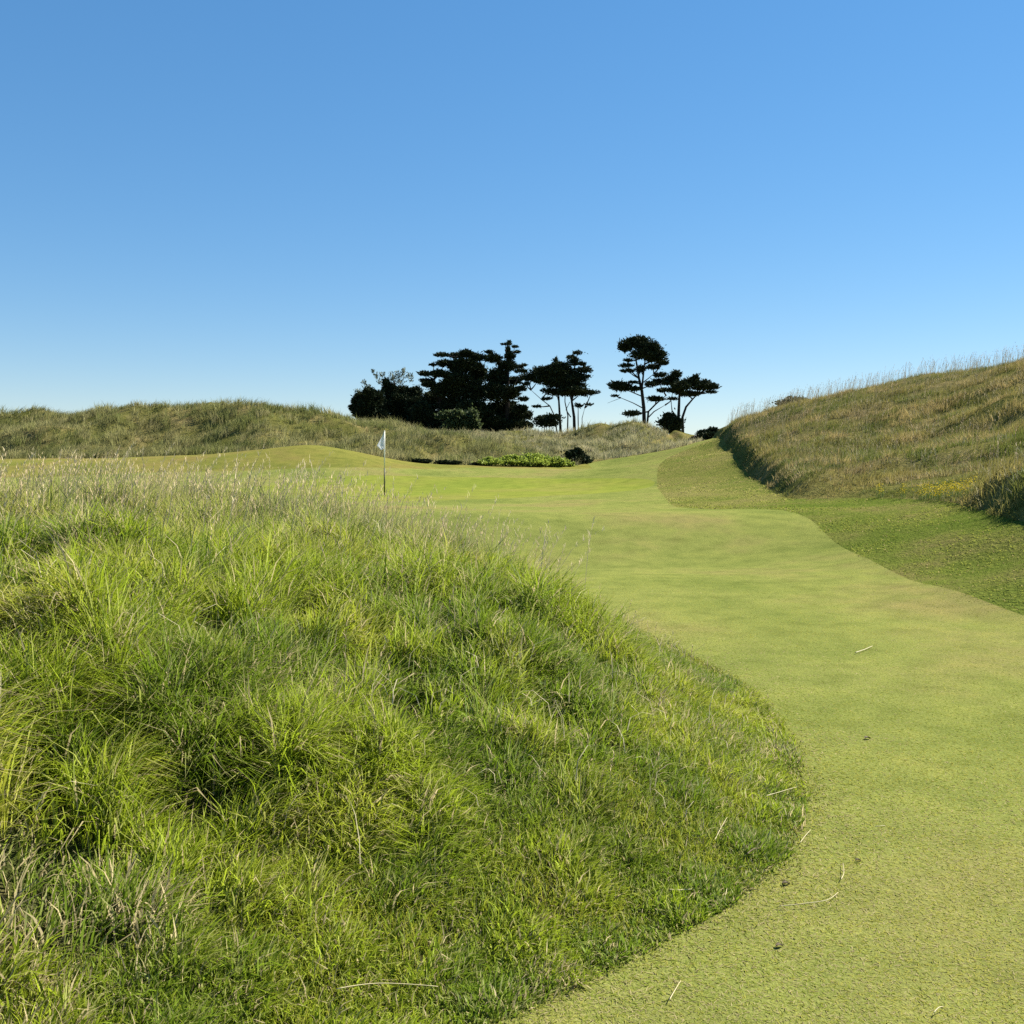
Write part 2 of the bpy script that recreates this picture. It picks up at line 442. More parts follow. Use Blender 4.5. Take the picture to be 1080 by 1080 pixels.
def rough_tufts(bag, n, x0, x1, y0, y1, per, wid, seg, dens):
    def keep(x, y):
        s = -sd_poly(x, y, MOUND)
        hollow = sstep(.30, .40, fbm(x / .5, y / .35, 61, 2)) * (s > .3) + (s <= .3)
        return (s > 0) * in_view(x, y, .8) * (.12 + .88 * hollow) * dens * (.62 + .38 * sstep(1.0, .3, s))
    cx, cy = scatter(n, x0, x1, y0, y1, keep)
    wdist, wx_, wy_, wv = worley(cx + .12 * vnoise(cx / .2, cy / .2, 3), cy + .12 * vnoise(cx / .2, cy / .2, 4), .25, 301)
    kk = rng.random(len(cx)) < .62 + .38 * (1 - sstep(.28, .66, wdist))
    cx, cy, wdist, wx_, wy_, wv = cx[kk], cy[kk], wdist[kk], wx_[kk], wy_[kk], wv[kk]
    core = 1 - sstep(.2, .65, wdist)
    s = -sd_poly(cx, cy, MOUND)
    tall = sstep(0, 1.6, s)
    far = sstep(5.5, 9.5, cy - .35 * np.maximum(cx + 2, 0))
    shaggy = sstep(.45, .62, fbm(cx / .9, cy / .9, 71, 2))
    Lc = (.055 + .140 * tall * (1 + .25 * far)) * (.6 + .65 * rng.random(len(cx))) * (1 + .40 * shaggy * (1 - far)) * (1 + .25 * far) * (.62 + .50 * core * (.5 + 1.0 * wv))
    # lean: downslope and with the wind to the right, each tuft its own way
    e = .25
    gx = (height(cx + e, cy) - height(cx - e, cy)) / (2 * e); gy = (height(cx, cy + e) - height(cx, cy - e)) / (2 * e)
    an = 2 * np.pi * fbm(cx / .8, cy / .8, 81, 2) * 2
    lx = .7 * wx_ * (1 - .5 * far) + .26 * np.cos(an) - gx * .45 * (1 - far) + .08 + rng.normal(0, .26, len(cx))
    ly = .7 * wy_ * (1 - .5 * far) + .26 * np.sin(an) - gy * .35 * (1 - far) + rng.normal(0, .26, len(cx))
    lod = 1 + .9 * shaggy * (1 - far)
    lx *= lod; ly *= lod
    cn = fbm(cx / .42, cy / .42, 91, 3); cn2 = fbm(cx / .33, cy / .33, 95, 2)
    base = mixc(C_DEEP, C_VIVID, sstep(.40, .60, cn + .25 * (cn2 - .5) + .2 * (wv - .5)))
    base = mixc(base, C_YEL, 1.0 * sstep(.5, .68, cn2) * (.35 + .65 * shaggy)) if False else base * (1 - (.85 * sstep(.5, .68, cn2) * (.35 + .65 * shaggy) * (.3 + .7 * tall))[:, None]) + C_YEL * (.85 * sstep(.5, .68, cn2) * (.35 + .65 * shaggy) * (.3 + .7 * tall))[:, None]
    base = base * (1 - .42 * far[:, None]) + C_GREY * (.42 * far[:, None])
    base = base * rng.uniform(.8, 1.2, (len(cx), 1))
    m = len(cx); r = np.repeat(np.arange(m), per); k = len(r)
    rad = .055 * np.sqrt(rng.random(k)) * (1 + .5 * (seg == 2)); aa = rng.uniform(0, 2 * np.pi, k)
    x = cx[r] + rad * np.cos(aa); y = cy[r] + rad * np.sin(aa)
    inside = sd_poly(x, y, MOUND) < .02
    x, y, r, aa, rad = x[inside], y[inside], r[inside], aa[inside], rad[inside]; k = len(r)
    L = Lc[r] * rng.uniform(.45, 1.15, k)
    W = wid * rng.uniform(.6, 1.3, k)
    ax = lx[r] + .40 * np.cos(aa) * rng.random(k) + rng.normal(0, .34, k); ay = ly[r] + .40 * np.sin(aa) * rng.random(k) + rng.normal(0, .34, k)
    c = base[r] * rng.uniform(.75, 1.25, (k, 1))
    dry = rng.random(k) < (.09 + .10 * far[r] + .22 * sstep(.60, .72, fbm(x / .6, y / .6, 99, 2)))
    c[dry] = C_DRY * rng.uniform(.6, 1.15, (dry.sum(), 1))
    tip = c * 1.0; brown = rng.random(k) < .25
    tip[brown] = .55 * c[brown] + .45 * C_DRY
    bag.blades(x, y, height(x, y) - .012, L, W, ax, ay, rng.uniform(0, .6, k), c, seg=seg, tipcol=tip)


g = Bag()
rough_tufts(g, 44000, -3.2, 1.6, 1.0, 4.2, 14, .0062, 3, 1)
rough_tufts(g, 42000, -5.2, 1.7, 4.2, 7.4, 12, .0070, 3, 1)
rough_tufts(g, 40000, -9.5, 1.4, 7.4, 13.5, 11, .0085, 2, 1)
# shorter, finer grass round the foot, thinning onto the mown turf
n = 420000
x = rng.uniform(-1.5, 2.1, n); y = rng.uniform(1.4, 12.5, n)
sm = -sd_poly(x, y, MOUND)
k0 = (sm > -.10 + .16 * fbm(x / .25, y / .25, 401, 2) - .05) & (sm < .75) & (rng.random(n) < .35 + .65 * sstep(-.1, .1, sm)) & in_view(x, y, .4)
x, y, sm = x[k0], y[k0], sm[k0]; k = len(x)
a = rng.uniform(0, 2 * np.pi, k); lean = rng.uniform(.2, 1.2, k)
fn = fbm(x / .35, y / .35, 405, 3)
c = mixc([.165, .225, .018], [.300, .320, .032], sstep(.35, .65, fn + rng.normal(0, .12, k)))
c = mixc2(c, [.27, .265, .055], .6 * sstep(.15, -.05, sm)); dd = rng.random(k) < .08; c[dd] = C_DRY * .8
g.blades(x, y, height(x, y) - .006, (.022 + .055 * sstep(-.05, .45, sm)) * rng.uniform(.5, 1.25, k), (.0028 + .0006 * y) * rng.uniform(.6, 1.2, k), lean * np.cos(a), lean * np.sin(a), np.zeros(k), c * rng.uniform(.8, 1.2, (k, 1)), seg=2)
tag(g.build('rough_grass', M_BLADE), 'long tufted green rough grass covering the near mound', 'long grass', None, 'stuff')


def seed_stalks(bag, x, y, z, L, lx, ly, wid, head, cs, ch, spk=7, fat=1.0):
    """thin stalks with a loose pale panicle"""
    n = len(x)
    th = np.arctan2(y, x) + np.pi / 2
    bag.blades(x, y, z, L, np.full(n, wid), lx, ly, np.full(n, .3), cs, seg=3, face=th)
    lean = np.sqrt(lx * lx + ly * ly) + 1e-6
    for k in range(spk):
        t = 1 - head * (k / max(1, spk - 1)) + rng.uniform(-.03, .03, n)
        h = np.sin(np.minimum(lean, 1.45) * t ** 1.2) * t ** 1.3; up = np.cos(np.minimum(lean, 1.45) * t * .85) * t
        px, py, pz = x + lx / lean * L * h, y + ly / lean * L * h, z + L * up
        sl = head * L * rng.uniform(.16, .34, n); a = rng.uniform(0, 2 * np.pi, n)
        bag.blades(px, py, pz, sl, fat * wid * rng.uniform(1.2, 2.3, n), .6 * np.cos(a) + lx * .6, .6 * np.sin(a) + ly * .6, np.zeros(n), ch * rng.uniform(.8, 1.15, (n, 1)), seg=2)


# seed heads standing above the back of the mound
b = Bag()
x, y = scatter(18000, -10, 1.4, 4.0, 13.5, lambda x, y: (sd_poly(x, y, MOUND) < -.15) * in_view(x, y, .5) * (.025 + .5 * sstep(6.0, 9.5, y - .35 * np.maximum(x + 2, 0)) * (.3 + .7 * vnoise(x / .7, y / .7, 5))))
n = len(x)
tallk = sstep(0, 1.5, -sd_poly(x, y, MOUND))
seed_stalks(b, x, y, height(x, y), (.16 + .30 * tallk) * rng.uniform(.7, 1.15, n), .16 + rng.normal(0, .16, n), rng.normal(0, .16, n), .0026, .30,
            np.array([.30, .27, .12]) * rng.uniform(.8, 1.2, (n, 1)), np.array([.54, .42, .24]) * rng.uniform(.75, 1.2, (n, 1)), 7)
x, y = scatter(420, -10, .6, 6.5, 12, lambda x, y: (sd_poly(x, y, MOUND) < -.4) * in_view(x, y, .5) * .6)
n = len(x)
seed_stalks(b, x, y, height(x, y), rng.uniform(.5, .72, n), .28 + rng.normal(0, .2, n), rng.normal(0, .2, n), .0048, .30,
            np.array([.45, .40, .22]) * rng.uniform(.8, 1.2, (n, 1)), np.array([.62, .52, .31]) * rng.uniform(.8, 1.1, (n, 1)), 11, .55)
tag(b.build('seed_heads', M_DRY), 'pale seed heads standing above the crest of the near mound', 'seed heads', None, 'stuff')

# dry stalks lying in the rough
b = Bag()
x, y = scatter(2400, -5, 1.4, 1.6, 9, lambda x, y: (sd_poly(x, y, MOUND) < -.25) * in_view(x, y, .4) * (.2 + .8 * (fbm(x / .9, y / .9, 99, 2) > .5)) * .7)
n = len(x); a = rng.uniform(0, 2 * np.pi, n); lean = rng.uniform(1.0, 1.5, n)
b.blades(x, y, height(x, y) + rng.uniform(.04, .12, n), rng.uniform(.10, .27, n), rng.uniform(.0025, .0048, n), lean * np.cos(a), lean * np.sin(a), rng.uniform(0, .5, n),
         np.array([.52, .46, .28]) * rng.uniform(.6, 1.15, (n, 1)), seg=3)
tag(b.build('dry_grass', M_DRY), 'bleached dry stalks lying tangled in the near mound rough', 'dry grass', None, 'stuff')

# short blades of the mown turf, thinning out with distance
b = Bag()
n = 560000
yy = 1.9 * (21 / 1.9) ** rng.random(n); xx = yy * rng.uniform(-.56, .56, n)
k0 = (sd_poly(xx, yy, MOUND) > -.03) & (sd_poly(xx, yy, SEMI) > -.02) & (rng.random(n) < 1 - sstep(7, 16, yy))
x, y = xx[k0], yy[k0]; k = len(x)
a = rng.uniform(0, 2 * np.pi, k); lean = rng.uniform(.9, 1.5, k)
edge = sstep(.5, .0, sd_poly(x, y, MOUND))
pn = fbm(x / 1.6, y / 1.6, 131, 3)
c = mixc([.158, .188, .030], [.270, .258, .052], sstep(.3, .7, pn + rng.normal(0, .24, k)))
dd = rng.random(k) < .08 + .25 * sstep(.52, .66, fbm(x / 2.2, y / 1.4, 133, 2))
c[dd] = np.array([.30, .26, .12]) * rng.uniform(.7, 1.15, (dd.sum(), 1))
b.blades(x, y, height(x, y) - .003, (.021 + .0008 * y) * rng.uniform(.5, 1.2, k) * (1 + .5 * edge * rng.random(k)), (.0009 + .00115 * y) * rng.uniform(.6, 1.2, k), lean * np.cos(a), lean * np.sin(a), np.zeros(k), c, seg=2, zs=.42 - .14 * sstep(3.5, 8, y))
tag(b.build('fairway_turf', M_TURFBL), 'short cut turf blades of the yellow green fairway', 'turf', None, 'stuff')

# semi rough blades
b = Bag()
x, y = scatter(200000, 3.5, 13, 5, 50, lambda x, y: (sd_poly(x, y, SEMI) < .10 * (vnoise(x / .3, y / .3, 9) - .3)) * (sd_poly(x, y, HILL) > -.1) * in_view(x, y, 1) * np.clip(14 / y, 0, 1))
k = len(x); a = rng.uniform(0, 2 * np.pi, k); lean = rng.uniform(.7, 1.4, k)
sn = fbm(x / 1.1, y / 1.1, 141, 3)
c = mixc([.088, .130, .017], [.165, .185, .034], sstep(.35, .65, sn + rng.normal(0, .1, k)))
c = mixc2(c, [.235, .225, .070], .8 * sstep(22, 30, y))
dd = rng.random(k) < .10 + .3 * sstep(24, 34, y); c[dd] = np.array([.24, .20, .09])
b.blades(x, y, height(x, y) - .004, (.03 + .03 * sstep(.45, .65, sn)) * rng.uniform(.5, 1.3, k), .0009 * y * rng.uniform(.6, 1.2, k), lean * np.cos(a) + .2, lean * np.sin(a), np.zeros(k), c * rng.uniform(.8, 1.2, (k, 1)), seg=2, zs=.55)
tag(b.build('semi_rough_turf', M_TURFBL), 'ankle high darker turf on the bank right of the fairway', 'turf', None, 'stuff')


def dune_grass(bag, n, x0, x1, y0, y1, keep, per, L0, W0, lx0, cols, seed, short=None):
    cx, cy = scatter(n, x0, x1, y0, y1, keep)
    m = len(cx)
    cn = fbm(cx / 2.2, cy / 1.6, seed, 3); c2 = fbm(cx / .8, cy / .6, seed + 5, 2)
    base = mixc(cols[0], cols[1], sstep(.36, .62, cn)); t = .8 * sstep(.5, .68, c2); base = mixc2(base, cols[2], t)
    base *= rng.uniform(.8, 1.2, (m, 1))
    an = 4 * np.pi * fbm(cx / 2.5, cy / 2.5, seed + 9, 2)
    Lc = L0 * rng.uniform(.6, 1.25, m) * (.7 + .6 * sstep(.3, .7, fbm(cx / 1.5, cy / 1.2, seed + 13, 2)))
    if short is not None: Lc *= short(cx, cy)
    r = np.repeat(np.arange(m), per); k = len(r); aa = rng.uniform(0, 2 * np.pi, k); rad = .16 * np.sqrt(rng.random(k))
    x = cx[r] + rad * np.cos(aa); y = cy[r] + rad * np.sin(aa)
    ax = lx0 + .4 * np.cos(an[r]) + .5 * np.cos(aa) * rng.random(k) + rng.normal(0, .3, k); ay = .4 * np.sin(an[r]) + .5 * np.sin(aa) * rng.random(k) + rng.normal(0, .3, k)
    bag.blades(x, y, height(x, y) - .03, .8 * Lc[r] * rng.uniform(.5, 1.15, k), W0 * rng.uniform(.6, 1.3, k), ax, ay, rng.uniform(0, .5, k), base[r] * rng.uniform(.75, 1.25, (k, 1)), seg=2)


def gap(x, y, seed, sx=1.3, sy=.9, lo=.3, hi=.45):
    return .18 + .82 * sstep(lo, hi, fbm(x / sx, y / sy, seed, 2))


g = Bag()
dune_grass(g, 40000, 6, 30, 8, 52, lambda x, y: (sd_poly(x, y, HILL) < -.02) * in_view(x, y, 2) * gap(x, y, 201) * np.clip(28 / y, .5, 1), 13, .34, .013, .12,
           [(.125, .145, .030), (.235, .200, .058), (.370, .280, .115)], 211,
           short=lambda x, y: 1 - .6 * (1 - sstep(0, 2.2, -sd_poly(x, y, HILL))) * sstep(17.5, 19.5, y) * (1 - sstep(23.5, 25.5, y)) - .45 * (1 - sstep(0, .9, -sd_poly(x, y, HILL))) * sstep(24, 26, y))
tag(g.build('dune_grass', M_DUNEBL), 'long brownish green grass on the steep dune at the right edge', 'dune grass', None, 'stuff')
b = Bag()
x, y = scatter(7000, 8, 26, 12, 50, lambda x, y: (sd_poly(x, y, HILL) < -.3) * in_view(x, y, 1) * (.25 + .75 * sstep(34, 40, y)) * .8)
n = len(x)
seed_stalks(b, x, y, height(x, y), rng.uniform(.45, .85, n), .12 + rng.normal(0, .14, n), rng.normal(0, .14, n), .007, .3,
            np.array([.26, .22, .11]) * rng.uniform(.8, 1.2, (n, 1)), np.array([.40, .31, .19]) * rng.uniform(.75, 1.2, (n, 1)), 5)
tag(b.build('dune_seed_heads', M_DRY), 'thin pale seed stalks along the skyline of the right dune', 'seed heads', None, 'stuff')

g = Bag()
dune_grass(g, 17000, -42, 5, 46, 70, lambda x, y: (sd_poly(x, y, DUNES) < -.05) * (sd_poly(x, y, LDUNE) < .5) * in_view(x, y, 4) * gap(x, y, 221, 2.2, 1.4), 11, .62, .024, .15,
           [(.150, .165, .048), (.225, .220, .080), (.300, .270, .115)], 231)
tag(g.build('ridge_grass', M_DUNEBL), 'shaggy grey green grass along the left dune ridge', 'dune grass', None, 'stuff')
g = Bag()
dune_grass(g, 15000, -16, 20, 50, 96, lambda x, y: (sd_poly(x, y, DUNES) < -.05) * (sd_poly(x, y, LDUNE) > -.3) * in_view(x, y, 4) * gap(x, y, 241, 2.6, 1.8), 11, .62, .03, .15,
           [(.200, .200, .085), (.310, .290, .140), (.410, .360, .195)], 251)
tag(g.build('marram_grass', M_DUNEBL), 'pale straw green marram grass on the far dune below the trees', 'dune grass', None, 'stuff')


# ------------------------------------------------------------------ tubes
def tube(pts, rad, sides=6):
    p = np.asarray(pts, float); n = len(p); rad = np.broadcast_to(np.asarray(rad, float), (n,))
    V = []
    t = np.gradient(p, axis=0); t /= np.linalg.norm(t, axis=1)[:, None] + 1e-9
    ref = np.array([0, 0, 1.0]) if abs(t[0, 2]) < .9 else np.array([1.0, 0, 0])
    for i in range(n):
        s = np.cross(t[i], ref); s /= np.linalg.norm(s); w = np.cross(s, t[i])
        for k in range(sides):
            a = 2 * np.pi * k / sides
            V.append(p[i] + rad[i] * (s * math.cos(a) + w * math.sin(a)))
    fq = [[i * sides + k, i * sides + (k + 1) % sides, (i + 1) * sides + (k + 1) % sides, (i + 1) * sides + k] for i in range(n - 1) for k in range(sides)]
    ft = [[0, (k + 1) % sides, k] for k in range(1, sides - 1)] + [[(n - 1) * sides, (n - 1) * sides + k, (n - 1) * sides + k + 1] for k in range(1, sides - 1)]
    return np.array(V), [np.array(fq), np.array(ft)]


class Wood:
    def __init__(s): s.b = Bag()
    def tube(s, pts, rad, sides=6):
        V, f = tube(pts, rad, sides); s.b.add(V, f, np.tile([.03, .025, .02], (len(V), 1)))


def empty(name, loc):
    o = bpy.data.objects.new(name, None); COL.objects.link(o); o.location = loc; o.empty_display_size = .3
    return o


# ------------------------------------------------------------------ trees
def leaf_pad(bag, c, rx, ry, rz, n, size, cols, up=.35, aspect=.32, rag=.22):
    """leaf-sized faces through a pad: denser to the rim, ragged outline"""
    d = rng.normal(size=(n, 3)); d /= np.linalg.norm(d, axis=1)[:, None]
    r = rng.random(n) ** .45 * (1 + rag * rng.normal(size=n) * (rng.random(n) < .3 + .5 * (rag > .3)))
    lump = .75 + .5 * vnoise(d[:, 0] * 2.2 + c[0], d[:, 2] * 2.2 + d[:, 1] * 1.7 + c[2], 7)
    p = d * (r * lump)[:, None] * np.array([rx, ry, rz]) + c
    o = d * np.array([1, 1, .45]) + rng.normal(0, .45, (n, 3)); o[:, 2] += up
    o /= np.linalg.norm(o, axis=1)[:, None]
    s = np.cross(o, rng.normal(size=(n, 3))); s /= np.linalg.norm(s, axis=1)[:, None] + 1e-9
    L = size * rng.uniform(.6, 1.4, (n, 1)); W = L * aspect
    V = np.stack([p - o * L * .5, p + s * W * .5, p + o * L * .5, p - s * W * .5], 1).reshape(-1, 3)
    c3 = mixc(cols[0], cols[1], rng.random(n)) * rng.uniform(.75, 1.25, (n, 1))
    bag.add(V, [np.arange(n)[:, None] * 4 + np.arange(4)], np.repeat(c3, 4, 0))


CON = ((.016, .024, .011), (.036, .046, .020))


def tree(name, label, group, d, base, pads, stems, cols=CON, pk=1.0, dens=3.2, size=.34, flat=.85, depth=.35, tops=(), cat='tree', auto=True, topcols=None):
    """pads (u, v, half width, half height) and stems [(u, v, radius in m), ...] as measured at distance d; crown depth gets its own spread"""
    s = d / F
    bx, by, _ = P(base[0], base[1], d)
    bz = float(height(np.array([bx]), np.array([by]))[0])
    root = tag(empty(name, (bx, by, bz)), label, cat, group)
    O = np.array([bx, by, bz])
    w = Wood(); cr = Bag()
    stemp = []
    for st in stems:
        pts = []
        for i, (u, v, r) in enumerate(st):
            x, y, z = P(u, v, d)
            pts.append((x, y + (i * .12 * (1 if st is not stems[0] else .2)), z))
        pts = np.array(pts)
        if st[0][1] >= base[1] - 6: pts[0, 2] = min(pts[0, 2], bz - .2)
        w.tube(pts - O, [q[2] for q in st]); stemp.append(pts)
    allst = np.concatenate(stemp) if stemp else None
    half = max([p[2] for p in pads] + [4]) * s
    for (u, v, rx, rz) in pads:
        x, y, z = P(u, v, d)
        dy = rng.normal(0, depth) * max(half, 1.0)
        c = np.array([x, y + dy, z]); RX, RZ = rx * s * .98 * pk, rz * s * (1.05 if rz > 4 else 1.2); RY = max(RX * flat, .5)
        n = int(max(60, dens * math.pi * rx * rz * 2.2))
        leaf_pad(cr, c - O, RX, RY, RZ, n, size, cols)
        # ragged twigs at the rim
        if auto and allst is not None:
            cand = allst[allst[:, 2] < z + .2]
            if len(cand):
                k = cand[np.argmin(((cand - c) ** 2).sum(1) + 3 * (cand[:, 2] - z + .8) ** 2 * .1)]
                mid = .5 * (k + c) + np.array([0, 0, -.12 * np.linalg.norm(c - k) * .4])
                w.tube(np.array([k, mid, c]) - O, [.09, .06, .025], 5)
    for (u, v, rx, rz, cc) in tops:
        x, y, z = P(u, v, d)
        leaf_pad(cr, np.array([x, y + rng.normal(0, .4), z]) - O, rx * s, rx * s * .7, rz * s, int(max(30, 1.3 * math.pi * rx * rz)), size * .8, cc, up=.9)
    if w.b.n: w.b.build('trunk', M_BARK, root)
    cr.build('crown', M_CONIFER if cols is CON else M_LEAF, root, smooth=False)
    return root


GT = 'dark trees on the skyline behind the green'
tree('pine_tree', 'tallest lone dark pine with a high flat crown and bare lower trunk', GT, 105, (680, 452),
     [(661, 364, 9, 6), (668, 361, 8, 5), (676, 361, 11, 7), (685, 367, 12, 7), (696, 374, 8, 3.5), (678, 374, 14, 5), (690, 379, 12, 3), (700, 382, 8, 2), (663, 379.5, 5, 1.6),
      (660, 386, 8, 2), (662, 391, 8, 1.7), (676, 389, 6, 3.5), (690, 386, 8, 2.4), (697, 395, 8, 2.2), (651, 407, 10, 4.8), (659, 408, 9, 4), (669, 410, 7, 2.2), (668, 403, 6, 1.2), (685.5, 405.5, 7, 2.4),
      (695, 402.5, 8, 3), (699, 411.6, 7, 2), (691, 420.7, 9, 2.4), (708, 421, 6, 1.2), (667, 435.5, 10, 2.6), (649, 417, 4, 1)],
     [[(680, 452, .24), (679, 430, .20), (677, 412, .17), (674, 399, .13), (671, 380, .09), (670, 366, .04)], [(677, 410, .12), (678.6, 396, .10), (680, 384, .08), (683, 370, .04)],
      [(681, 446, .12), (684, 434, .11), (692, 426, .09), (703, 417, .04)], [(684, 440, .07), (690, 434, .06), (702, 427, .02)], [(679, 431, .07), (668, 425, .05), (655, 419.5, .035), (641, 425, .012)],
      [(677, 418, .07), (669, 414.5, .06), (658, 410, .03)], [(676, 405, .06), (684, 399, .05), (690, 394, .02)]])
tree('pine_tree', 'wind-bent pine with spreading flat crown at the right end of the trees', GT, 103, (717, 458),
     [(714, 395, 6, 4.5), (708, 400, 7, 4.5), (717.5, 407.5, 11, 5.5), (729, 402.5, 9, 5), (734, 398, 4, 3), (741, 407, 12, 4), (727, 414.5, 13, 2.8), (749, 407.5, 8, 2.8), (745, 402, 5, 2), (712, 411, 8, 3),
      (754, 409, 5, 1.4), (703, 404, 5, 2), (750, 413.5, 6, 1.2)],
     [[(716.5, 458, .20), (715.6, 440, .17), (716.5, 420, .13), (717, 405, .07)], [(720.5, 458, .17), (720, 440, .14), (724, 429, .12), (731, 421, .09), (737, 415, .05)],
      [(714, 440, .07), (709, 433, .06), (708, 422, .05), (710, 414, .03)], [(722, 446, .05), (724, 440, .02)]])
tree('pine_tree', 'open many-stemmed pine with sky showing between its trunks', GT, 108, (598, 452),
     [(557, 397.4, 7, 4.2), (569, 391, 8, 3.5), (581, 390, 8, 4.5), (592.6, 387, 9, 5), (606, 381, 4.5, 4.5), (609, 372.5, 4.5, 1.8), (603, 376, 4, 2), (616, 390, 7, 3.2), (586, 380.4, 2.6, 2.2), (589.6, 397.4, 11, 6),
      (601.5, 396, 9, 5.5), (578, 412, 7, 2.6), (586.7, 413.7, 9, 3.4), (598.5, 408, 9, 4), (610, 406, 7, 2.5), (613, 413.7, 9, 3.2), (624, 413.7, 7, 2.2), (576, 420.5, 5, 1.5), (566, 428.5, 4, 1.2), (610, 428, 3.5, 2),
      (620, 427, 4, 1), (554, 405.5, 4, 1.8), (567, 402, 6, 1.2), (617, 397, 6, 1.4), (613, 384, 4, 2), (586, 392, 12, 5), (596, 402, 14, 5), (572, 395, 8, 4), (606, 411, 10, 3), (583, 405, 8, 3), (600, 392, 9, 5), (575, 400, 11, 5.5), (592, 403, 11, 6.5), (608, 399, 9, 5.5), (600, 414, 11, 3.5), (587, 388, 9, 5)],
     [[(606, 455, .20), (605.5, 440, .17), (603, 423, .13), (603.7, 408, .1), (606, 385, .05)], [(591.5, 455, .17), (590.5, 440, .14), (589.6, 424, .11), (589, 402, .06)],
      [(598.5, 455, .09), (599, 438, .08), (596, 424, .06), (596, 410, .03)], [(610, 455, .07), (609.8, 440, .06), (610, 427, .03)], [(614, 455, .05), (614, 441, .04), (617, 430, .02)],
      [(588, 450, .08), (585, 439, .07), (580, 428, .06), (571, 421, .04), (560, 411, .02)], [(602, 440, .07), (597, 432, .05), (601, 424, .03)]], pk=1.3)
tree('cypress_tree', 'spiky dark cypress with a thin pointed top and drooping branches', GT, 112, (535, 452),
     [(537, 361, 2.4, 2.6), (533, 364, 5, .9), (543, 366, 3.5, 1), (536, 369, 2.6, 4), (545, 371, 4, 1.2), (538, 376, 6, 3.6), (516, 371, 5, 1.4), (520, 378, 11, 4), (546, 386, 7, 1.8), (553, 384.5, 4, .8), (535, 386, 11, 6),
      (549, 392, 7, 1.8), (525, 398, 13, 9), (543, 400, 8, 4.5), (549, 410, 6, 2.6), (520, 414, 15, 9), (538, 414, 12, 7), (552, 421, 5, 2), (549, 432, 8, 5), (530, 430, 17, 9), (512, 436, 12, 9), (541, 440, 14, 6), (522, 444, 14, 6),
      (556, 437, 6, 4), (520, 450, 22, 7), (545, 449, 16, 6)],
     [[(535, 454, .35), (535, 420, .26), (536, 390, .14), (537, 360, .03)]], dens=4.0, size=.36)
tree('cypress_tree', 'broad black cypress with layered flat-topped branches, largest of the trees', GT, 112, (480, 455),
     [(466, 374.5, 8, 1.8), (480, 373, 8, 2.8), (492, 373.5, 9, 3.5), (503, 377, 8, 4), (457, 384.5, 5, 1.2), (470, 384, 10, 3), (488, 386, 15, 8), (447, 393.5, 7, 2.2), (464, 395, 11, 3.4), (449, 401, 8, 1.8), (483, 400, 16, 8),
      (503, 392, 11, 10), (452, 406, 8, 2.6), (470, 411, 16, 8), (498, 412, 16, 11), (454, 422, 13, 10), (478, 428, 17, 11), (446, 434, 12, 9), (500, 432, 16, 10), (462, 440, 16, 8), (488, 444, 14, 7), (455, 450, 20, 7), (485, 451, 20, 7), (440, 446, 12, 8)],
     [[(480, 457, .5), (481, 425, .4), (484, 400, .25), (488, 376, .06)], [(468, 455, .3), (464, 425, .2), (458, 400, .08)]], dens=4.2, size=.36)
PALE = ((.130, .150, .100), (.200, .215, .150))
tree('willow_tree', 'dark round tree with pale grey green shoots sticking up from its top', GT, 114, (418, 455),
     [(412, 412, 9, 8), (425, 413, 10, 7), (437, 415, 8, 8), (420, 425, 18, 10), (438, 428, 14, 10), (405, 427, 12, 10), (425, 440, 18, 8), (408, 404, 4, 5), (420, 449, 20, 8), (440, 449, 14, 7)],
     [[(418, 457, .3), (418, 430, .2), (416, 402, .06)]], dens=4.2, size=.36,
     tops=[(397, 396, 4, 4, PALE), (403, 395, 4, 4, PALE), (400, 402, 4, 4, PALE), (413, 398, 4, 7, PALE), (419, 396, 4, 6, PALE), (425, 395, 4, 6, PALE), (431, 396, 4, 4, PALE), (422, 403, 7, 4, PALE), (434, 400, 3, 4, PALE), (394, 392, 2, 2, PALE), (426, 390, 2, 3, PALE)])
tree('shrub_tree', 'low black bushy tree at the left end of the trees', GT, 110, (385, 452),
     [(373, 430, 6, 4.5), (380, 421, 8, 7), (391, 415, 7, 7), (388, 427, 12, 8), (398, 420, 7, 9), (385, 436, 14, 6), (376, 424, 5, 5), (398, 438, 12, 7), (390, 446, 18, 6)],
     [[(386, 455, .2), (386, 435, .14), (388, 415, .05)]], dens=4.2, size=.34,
     tops=[(384, 403, 4, 3, PALE), (378, 412, 4, 3, PALE), (389, 408, 4, 3, PALE)])


